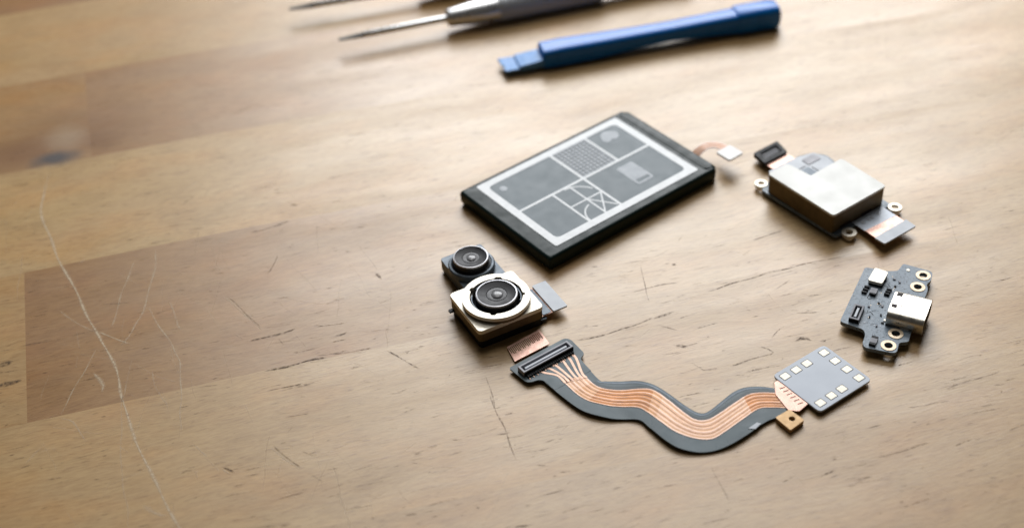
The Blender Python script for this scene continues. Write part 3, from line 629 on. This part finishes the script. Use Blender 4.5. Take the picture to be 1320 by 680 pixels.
for (u, v) in ((.972, -.187), (.885, -.18), (.80, -.176)): link('resistor', P(rect(u - .018, v - .05, u + .018, v + .05), .178, .225), 'black', us, bevel=.005)
for (u, v) in ((1.049, -.589), (.972, -.582), (.90, -.577)): link('resistor', P(rect(u - .018, v - .05, u + .018, v + .05), .178, .225), 'black', us, bevel=.005)
link('driver_chip', P(rect(.80, -.40, .96, -.27), .178, .235), 'tan_ic', us, bevel=.006); link('driver_terminal', P(rect(.775, -.385, .815, -.29), .178, .237), 'black', us, bevel=.005)
smd(-.455, -.675, .24, .12)
for (u, v, w, h, a) in ((1.355, -.709, .06, .035, .4), (1.203, -.665, .04, .04, 0), (.561, -.582, .06, .035, .2), (.62, -.50, .04, .03, 1), (1.40, -.60, .05, .03, 1.4), (.30, -.62, .05, .03, .3), (.10, -.70, .05, .03, 1.5), (-.02, -.62, .04, .03, 0), (.18, -.44, .05, .025, .2), (.45, -.36, .04, .025, 1.5), (1.02, -.74, .05, .03, .0)):
    link('resistor', P([(u + x * cos(a) - y * sin(a), v + x * sin(a) + y * cos(a)) for x, y in rect(-w / 2, -h / 2, w / 2, h / 2)], .178, .203), 'black' if random.random() < .6 else 'tan_ic', us, bevel=.003)
link('test_pad', P(circ(1.764, -.776, .035, 16), .1795, .19), 'pad', us)
for u in (.16, .62, .74): link('solder_joint', P(rnd(rect(u, -.735, u + .05, -.70), .01), .178, .20), 'pad', us)
random.seed(11)
for k in range(26):
    u, v = random.uniform(-.15, 1.5), random.uniform(-.70, -.32)
    link('via', P(circ(u, v, random.uniform(.008, .014), 10), .1795, .1825), 'stiff' if k % 3 else 'eyelet', us)
random.seed(3)
for k in range(16):
    u, v = random.uniform(-.1, 1.4), random.uniform(-.68, -.33)
    pts = [(u, v, .181)]
    for j in range(3):
        d = random.choice(((.1, 0), (0, .07), (.06, .06), (-.06, .06), (0, -.07))); l = random.uniform(.5, 1.2)
        pts.append((pts[-1][0] + d[0] * l, max(-.70, min(-.05, pts[-1][1] + d[1] * l)), .181))
    pts = [p for i, p in enumerate(pts) if i == 0 or (Vector(p) - Vector(pts[i - 1])).length > .01]
    if len(pts) > 1: link('trace', ribbon(bmesh.new(), pts, .012, .002), 'slate' if k % 2 else 'black', us)

# ------------------------------------------------------------------ hand tools at the back
def screwdriver(label, loc, rot, shaft, tilt=0.):
    t = thing('screwdriver', label, 'screwdriver', loc, rot, 'precision screwdrivers')
    zc = .34
    def rod(prof, n=32): # along +x about (y=0, z=zc)
        return [[(x, r * cos(2 * pi * i / n), zc + r * sin(2 * pi * i / n)) for i in range(n)] for x, r in prof]
    sf = link('shaft', loft(bmesh.new(), rod([(.62, .062), (.66, .08), (shaft + .1, .084)])), 'steel', t, smooth=True)
    bl = bmesh.new(); loft(bl, [[(x, -w, zc - h), (x, w, zc - h), (x, w, zc + h), (x, -w, zc + h)] for x, w, h in ((0, .062, .012), (.25, .066, .022), (.5, .064, .04), (.66, .055, .055))])
    link('blade', bl, 'dark_steel', t, bevel=.006)
    link('collar', loft(bmesh.new(), rod([(shaft, .17), (shaft + .03, .205), (shaft + .08, .22), (shaft + .7, .285), (shaft + 1.3, .315)])), 'steel', t, smooth=True)
    prof = [(shaft + 1.3, .318)]
    for k in range(14): prof += [(shaft + 1.38 + k * .19, .332), (shaft + 1.44 + k * .19, .338), (shaft + 1.50 + k * .19, .332), (shaft + 1.53 + k * .19, .324)]
    prof += [(shaft + 4.05, .30)]
    link('grip', loft(bmesh.new(), rod(prof)), 'grip', t, smooth=True)
    link('swivel_cap', loft(bmesh.new(), rod([(shaft + 4.05, .2), (shaft + 4.1, .24), (shaft + 5.9, .25), (shaft + 6.2, .28), (shaft + 6.4, .28), (shaft + 6.45, .24)])), 'steel', t, smooth=True)
    return t
screwdriver('steel precision screwdriver with a bright collar and grey grip, behind the blue pry tool', (-3.86, 8.56, 0), 15.0, 2.72)
screwdriver('farther precision screwdriver cut off by the top edge, only its thin steel shaft showing', (-5.20, 10.22, 0), 12.0, 3.3)

pr = thing('pry_tool', 'blue plastic pry tool with a flat chisel tip lying on the table', 'pry tool', (.02, 7.17, 0), 11.9)
def sec(x, yh, z0, z1, r): return [(x, a, b) for a, b in rnd(rect(-yh, z0, yh, z1), r, 4)]
bm = bmesh.new()
secs = [(.98, .24, .06, .44, .07), (1.02, .29, .03, .49, .10), (1.5, .30, .01, .51, .12), (2.4, .285, .02, .50, .13), (3.3, .26, .09, .49, .13), (4.2, .25, .13, .49, .13), (5.0, .255, .08, .51, .13), (5.85, .27, .02, .53, .13), (5.9, .27, .02, .53, .13)]
loft(bm, [sec(*s_) for s_ in secs]); link('handle', bm, 'blue', pr, smooth=True)
bm = bmesh.new(); loft(bm, [sec(*s_) for s_ in ((5.86, .28, .015, .56, .16), (5.92, .31, .0, .59, .18), (6.75, .31, .0, .59, .18), (6.92, .28, .02, .56, .16), (6.98, .20, .08, .45, .14))]); link('end_knob', bm, 'blue', pr, smooth=True)
bm = bmesh.new(); loft(bm, [[(x, -w, z0), (x, w, z0), (x, w, z1), (x, -w, z1)] for x, w, z0, z1 in ((.40, .29, .12, .235), (1.1, .27, .10, .30))]); bl = link('blade', bm, 'blue_pale', pr, bevel=.012)
bm = bmesh.new(); prism(bm, [(0, .31), (.03, -.02), (.10, -.06), (.05, -.10), (.06, -.30), (.46, -.295), (.46, .295)], .14, .185); link('chisel_tip', bm, 'blue_pale', bl, bevel=.006)

# ------------------------------------------------------------------ camera
pit, roll, H = R(39.4), R(-3.6), 18.0
Yc = H / math.tan(pit)
from mathutils import Matrix
X_ = Vector((1, 0, 0)); U_ = Vector((0, sin(pit), cos(pit))); F_ = Vector((0, cos(pit), -sin(pit)))
cx = X_ * cos(roll) + U_ * sin(roll); cy = -X_ * sin(roll) + U_ * cos(roll); cz = -F_
cd = bpy.data.cameras.new('camera'); co = bpy.data.objects.new('camera', cd); COL.objects.link(co)
m4 = Matrix(((cx.x, cy.x, cz.x, 0), (cx.y, cy.y, cz.y, -Yc), (cx.z, cy.z, cz.z, H), (0, 0, 0, 1)))
co.matrix_world = m4
cd.sensor_width = 36; cd.lens = 1844 / 1320 * 36; cd.clip_start = .5; cd.clip_end = 1000
cd.dof.use_dof = True
cd.dof.focus_distance = (Vector((1.0, -2.6, .2)) - Vector((0, -Yc, H))).dot(F_)
cd.dof.aperture_fstop = FSTOP; cd.dof.aperture_blades = 0
S.camera = co

# ------------------------------------------------------------------ light: one tall window behind the table, an added overhead fill, dim room around
def area(name, loc, target, sx, sy, power, col):
    l = bpy.data.lights.new(name, 'AREA'); l.shape = 'RECTANGLE'; l.size = sx; l.size_y = sy; l.energy = power; l.color = col
    o = bpy.data.objects.new(name, l); COL.objects.link(o); o.location = loc
    o.rotation_euler = (Vector(loc) - Vector(target)).to_track_quat('Z', 'Y').to_euler(); return o
area('window_light', WIN_LOC, (2, 0, 0), WIN_W, WIN_H, WIN_P, (.965, .98, 1.))
area('overhead_fill', TOP_LOC, (2, 0, 0), TOP_W, TOP_W, TOP_P, (1., .985, .96))  # added lamp: soft diffuse fill from above, kept out of flat reflections
w = bpy.data.worlds.new('World'); S.world = w; w.use_nodes = True
bg = w.node_tree.nodes['Background']; bg.inputs[0].default_value = (1, .95, .88, 1); bg.inputs[1].default_value = AMBIENT
S.view_settings.view_transform = 'Standard'; S.view_settings.look = 'None'; S.view_settings.exposure = EXPO; S.view_settings.gamma = 1
S.cycles.use_denoising = True
